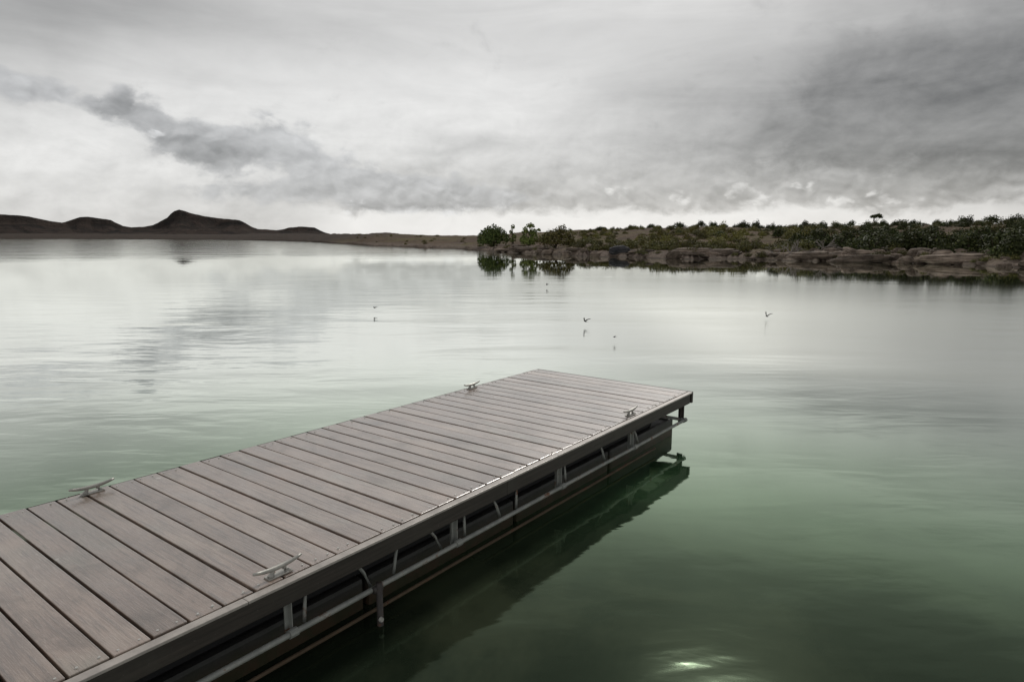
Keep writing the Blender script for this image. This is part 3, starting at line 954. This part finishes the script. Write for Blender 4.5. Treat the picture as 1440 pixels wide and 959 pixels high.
# skyline bushes, each where it breaks the ridge line
SKY = [(802, 1.0, 'lone low dark bush on the ridge just right of the grove'), (830, 0.8, 'tiny dark bush on the bare part of the ridge'),
       (844, 1.25, 'round dark bush on the ridge above the tan grass, left of the slate boulder'), (915, 1.3, 'dark cushion shaped bush alone on the middle ridge'),
       (954, 1.6, 'broad dark bush starting the long skyline row'), (985, 1.5, 'domed dark bush on the skyline above the yellow brush'),
       (1000, 1.1, 'narrow dark bush on the skyline beside the domed one'), (1012, 1.0, 'small dark bush ending the tight skyline trio'),
       (1064, 1.5, 'flat dark bush alone on the skyline right of the yellow brush'), (1131, 1.7, 'wide dark bush on the skyline above the bleached branches'),
       (1158, 1.0, 'little dark bush on the skyline right of the wide one'), (1196, 1.3, 'round dark bush on the skyline left of the bare trunked tree'),
       (1282, 1.4, 'round dark bush on the skyline right of the bare trunked tree'), (1315, 1.2, 'low dark bush on the right skyline between two larger ones'),
       (1353, 1.7, 'broad flat dark bush on the far right skyline'), (1393, 2.1, 'largest dark bush on the right skyline'), (1425, 1.9, 'tall dark bush on the skyline at the right edge')]
rk = random.Random(3)
for px, s, lab in SKY:
    bush('juniper', px, 80 if px > 900 else 74, s * 0.62, lab, 'dark bushes along the skyline', None, rk)

# slope cover: 4 groups, told apart by their colour and where they grow
def scatter(kind, n, pxr, tr, sr, label, group, rnd, tpow=1.3):
    for _ in range(n):
        px = rnd.uniform(*pxr)
        t = tr[0] + (tr[1] - tr[0]) * rnd.random() ** tpow
        bush(kind, px, t, rnd.uniform(*sr), label, group, None, rnd)
scatter('juniper', 110, (1135, 1500), (10, 80), (0.45, 1.0), 'dark green juniper bush in the dense cover of the right hand slope', 'junipers of the dense right slope', random.Random(31), 1.0)
scatter('juniper', 72, (1120, 1500), (3, 22), (0.7, 1.3), 'dark low bush just behind the rock shelves of the right bank', 'low bushes behind the right rock shelves', random.Random(41), 1.0)
scatter('olive', 46, (880, 1500), (0.6, 4), (0.3, 0.65), 'small olive bush rooted among the rocks right at the waterline', 'bushes among the waterline rocks', random.Random(44), 1.0)
scatter('olive', 60, (800, 1140), (3, 16), (0.6, 1.15), 'olive bush close behind the rocky bank of the middle shore', 'bushes behind the middle bank', random.Random(43), 1.0)
scatter('olive', 130, (1100, 1500), (5, 78), (0.5, 1.1), 'dull olive bush between the junipers of the right hand slope', 'olive bushes of the right slope', random.Random(32), 1.2)
scatter('yellow', 85, (925, 1140), (8, 66), (0.5, 1.1), 'yellow green bush on the slope under the middle skyline', 'yellow green bushes of the middle slope', random.Random(33), 1.1)
scatter('rusty', 90, (800, 1140), (8, 75), (0.5, 1.0), 'rusty brown bush on the slope between the grove and the junipers', 'rusty bushes of the middle slope', random.Random(34), 1.0)
scatter('juniper', 14, (940, 1130), (30, 80), (0.5, 0.9), 'dark bush among the yellow green brush of the middle slope', 'dark bushes of the middle slope', random.Random(35), 1.0)
scatter('rusty', 24, (500, 670), (6, 90), (0.4, 0.8), 'low brown bush on the flat spit left of the grove', 'brown bushes of the flat spit', random.Random(36), 1.0)
scatter('olive', 12, (675, 815), (3, 9), (0.4, 0.75), 'small olive bush at the foot of the grove trees', 'bushes at the foot of the grove', random.Random(37), 1.0)

scatter('juniper', 46, (835, 1150), (72, 84), (0.35, 0.75), 'low dark brush lining the crest of the middle ridge', 'low brush along the ridge crest', random.Random(38), 1.0)
scatter('olive', 55, (800, 1000), (6, 75), (0.5, 1.0), 'grey olive bush on the tan slope between the grove and the yellow green brush', 'olive bushes of the tan slope', random.Random(39), 1.0)
scatter('yellow', 26, (800, 925), (14, 70), (0.45, 0.85), 'small yellow bush on the tan slope above the slate boulder', 'yellow bushes of the tan slope', random.Random(40), 1.0)
# ------------------------------------------------------------------ rocks
def rock_mesh(seed, w, d, h, flat=False):
    rnd = random.Random(seed)
    bm = bmesh.new()
    bmesh.ops.create_icosphere(bm, subdivisions=4, radius=1.0)
    for v in bm.verts:
        c = v.co.copy()
        q = 1 + 0.30 * mn.noise(c * 1.1 + Vector((seed, 0, 0))) + 0.14 * mn.noise(c * 2.7 + Vector((0, seed, 0))) + 0.05 * mn.noise(c * 7 + Vector((0, 0, seed)))
        p = c * q
        # split the block into broad facets and bedding steps
        ax = Vector((abs(p.x) ** .75 * (1 if p.x > 0 else -1), abs(p.y) ** .75 * (1 if p.y > 0 else -1), p.z))
        if flat: ax.z = max(-1, min(1, round(ax.z * 2.5) / 2.5 * 0.7 + ax.z * 0.3))
        v.co = Vector((ax.x * w / 2, ax.y * d / 2, ax.z * h * 0.62 + h * 0.18))
    me = bpy.data.meshes.new('rock')
    bmesh.ops.recalc_face_normals(bm, faces=bm.faces[:])
    bm.to_mesh(me); bm.free()
    me.materials.append(M['rock'])
    return me
RV = [rock_mesh(i * 3.7 + 1, 1.5, 1.1, 0.75) for i in range(6)]
LV = [rock_mesh(i * 5.3 + 2, 3.6, 1.5, 0.55, True) for i in range(5)]
def rock(me, px, t, s, label, cat, group=None, name='boulder', sz=1.0, rnd=random, rot=None):
    p = gp(px, t)
    o = bpy.data.objects.new(name, me)
    COL.objects.link(o)
    o.location = (p.x, p.y, p.z - 0.04)
    a = math.radians(-math.degrees(az_of(px)))
    o.rotation_euler = (rnd.uniform(-.08, .08), rnd.uniform(-.08, .08), a + rnd.uniform(-.35, .35) if rot is None else a + rot)
    o.scale = (s, s, s * sz)
    return tag(o, label, cat, group)
rr = random.Random(8)
for _ in range(210):
    px = rr.uniform(672, 1460)
    if 845 < px < 898: continue
    rock(rr.choice(RV), px, rr.uniform(0.0, 5.5) ** 1.0, 0.15 + 0.85 * rr.random() ** 2, 'reddish boulder lying along the stony waterline', 'boulder', 'boulders along the waterline', 'boulder', rr.uniform(.7, 1.1), rr)
for _ in range(24):
    px = rr.uniform(675, 1450)
    rock(rr.choice(LV), px, rr.uniform(0.3, 3.0), rr.uniform(0.35, 0.75), 'low reddish rock shelf in the stony bank', 'rock shelf', 'rock shelves along the bank', 'rock_shelf', rr.uniform(.7, 1.2), rr)
for px, t, s, sz, lab in ((1140, 1.6, 1.1, 1.0, 'pale tan rock shelf below the bleached branches'), (1212, 0.7, 1.25, .9, 'long pale rock shelf at the water right of the bleached branches'),
                          (1350, 1.4, 1.25, .9, 'pale rock shelf at the water under the far right junipers'), (745, 2.4, 1.3, .9, 'pale rock shelf in front of the grove'),
                          (1010, 2.2, 1.2, 1.0, 'pale rock shelf below the yellow green brush'), (975, 4.5, 1.0, 1.0, 'higher pale rock shelf behind the one below the yellow brush')):
    rock(LV[rr.randrange(5)], px, t, s, lab, 'rock shelf', 'pale rock shelves', 'rock_shelf', sz, rr, 0.05)
me = rock_mesh(77.7, 2.5, 1.7, 1.0)
me.materials.clear(); me.materials.append(M['slate'])
rock(me, 872, 2.2, 0.85, 'big dark blue grey boulder on the bank right of the grove', 'boulder', None, 'slate_boulder', 1.0, rr, 0.1)

# bleached dead branches heaped on the bank
def dead_mesh(seed, w, h, k, lean):
    rnd = random.Random(seed)
    bm = bmesh.new()
    def grow(p, d, ln, r, dep):
        q = p + d * ln * 0.5 + Vector((rnd.gauss(0, .05), rnd.gauss(0, .05), rnd.gauss(0, .05))) * ln
        e = p + d * ln
        add_tube(bm, [p, q, e], [r, r * .8, r * .5], 5)
        if dep:
            for _ in range(3):
                nd = (d + Vector((rnd.gauss(0, .55), rnd.gauss(0, .4), rnd.gauss(0.05, .4)))).normalized()
                grow(p.lerp(e, rnd.uniform(.45, 1)), nd, ln * rnd.uniform(.5, .75), r * .55, dep - 1)
    for _ in range(k):
        d = Vector((rnd.gauss(lean, .8), rnd.gauss(0, .4), rnd.uniform(.25, 1.1))).normalized()
        d = Vector((d.x * w, d.y, d.z * h)).normalized()
        grow(Vector((rnd.uniform(-.5, .5) * w, rnd.uniform(-.3, .3), -0.05)), d, rnd.uniform(.6, 1.1) * max(w, h) * .6, 0.055, 2)
    me = bpy.data.meshes.new('dead_branches')
    bm.to_mesh(me); bm.free()
    me.materials.append(M['dead'])
    return me
for px, t, sd_, w, h, k, ln, lab in ((1108, 3.0, 3, 1.6, 0.9, 7, 0.3, 'low heap of bleached dead branches on the bank'), (1128, 3.4, 5, 1.3, 0.9, 5, -0.3, 'smaller heap of bleached branches right beside the low heap'),
                                     (1156, 5.0, 9, 0.9, 1.7, 5, 0.1, 'upright bleached dead bush standing right of the branch heaps')):
    p = gp(px, t)
    o = bpy.data.objects.new('dead_branches', dead_mesh(sd_, w, h, k, ln)); COL.objects.link(o)
    o.location = p
    tag(o, lab, 'dead branches', 'bleached branches on the bank')

# ------------------------------------------------------------------ swallows low over the lake
def bird_mesh(flap, sweep):
    bm = bmesh.new()
    add_tube(bm, [(0, .085, .004), (0, .07, .006), (0, .045, .004), (0, 0, 0), (0, -.045, .002), (0, -.085, .004)], [.004, .012, .014, .019, .012, .004], 8)
    for s in (-1, 1):
        prof = [(0.012, .035, -.020), (.07, .040, -.006), (.12, .012, -.022), (.165, -.045, -.055)]
        top, bot = [], []
        for x, yl, yt in prof:
            z = flap * x * (1.3 - x * 2)
            for lst, dz in ((top, .003), (bot, -.003)):
                lst.append((bm.verts.new((s * x, yl, z + dz)), bm.verts.new((s * x, yt - sweep * x, z + dz))))
        for i in range(3):
            bm.faces.new((top[i][0], top[i + 1][0], top[i + 1][1], top[i][1]))
            bm.faces.new((bot[i][0], bot[i][1], bot[i + 1][1], bot[i + 1][0]))
            bm.faces.new((top[i][0], bot[i][0], bot[i + 1][0], top[i + 1][0]))
            bm.faces.new((top[i][1], top[i + 1][1], bot[i + 1][1], bot[i][1]))
        bm.faces.new((top[3][0], top[3][1], bot[3][1], bot[3][0]))
        tv = [bm.verts.new(p) for p in ((s * .002, -.07, .008), (s * .016, -.08, .007), (s * .034, -.14, .006), (s * .004, -.10, .005), (s * .002, -.07, .002), (s * .016, -.08, .002), (s * .034, -.14, .002), (s * .004, -.10, .001))]
        for f in ((0, 1, 2, 3), (7, 6, 5, 4), (0, 4, 5, 1), (1, 5, 6, 2), (2, 6, 7, 3), (3, 7, 4, 0)):
            bm.faces.new([tv[i] for i in f])
    bmesh.ops.recalc_face_normals(bm, faces=bm.faces[:])
    me = bpy.data.meshes.new('swallow'); bm.to_mesh(me); bm.free()
    me.materials.append(M['bird'])
    return me
for px, py, yr, hd, roll, fl, sc_, lab in (
        (527, 433, 447, 1.2, 0.3, 0.5, .75, 'small dark swallow flying low over the water left of the others'),
        (769, 401, 408, 1.9, -0.5, 0.9, .75, 'small dark swallow farthest out, below the grove reflection'),
        (823, 452, 465, 0.7, 0.7, 0.8, 1.0, 'dark swallow banking just above its own reflection in mid lake'),
        (864, 474, 487, 1.4, 0.2, 0.4, .55, 'tiny swallow right of the banking one, closest to the dock end'),
        (1078, 445, 456, 0.3, 1.0, 1.1, .95, 'dark swallow over the water right of all the others')):
    mid = (py + yr) / 2
    g = hit(px, mid, 0)
    z = (yr - py) / 2 / F * g.y
    o = bpy.data.objects.new('swallow', bird_mesh(fl, .25)); COL.objects.link(o)
    o.location = (g.x, g.y, z)
    o.rotation_euler = (0.1, roll * 0.25, hd)
    o.scale = (sc_ * 0.62,) * 3
    tag(o, lab, 'bird', 'swallows over the lake')

# ------------------------------------------------------------------ render settings
sc.view_settings.view_transform = 'Standard'
sc.view_settings.look = 'None'
sc.view_settings.exposure = 0.15
sc.view_settings.gamma = 1.0
sc.view_settings.use_curve_mapping = False
sc.render.engine = 'CYCLES'
sc.cycles.max_bounces = 6
sc.cycles.use_denoising = True
sc.render.film_transparent = False
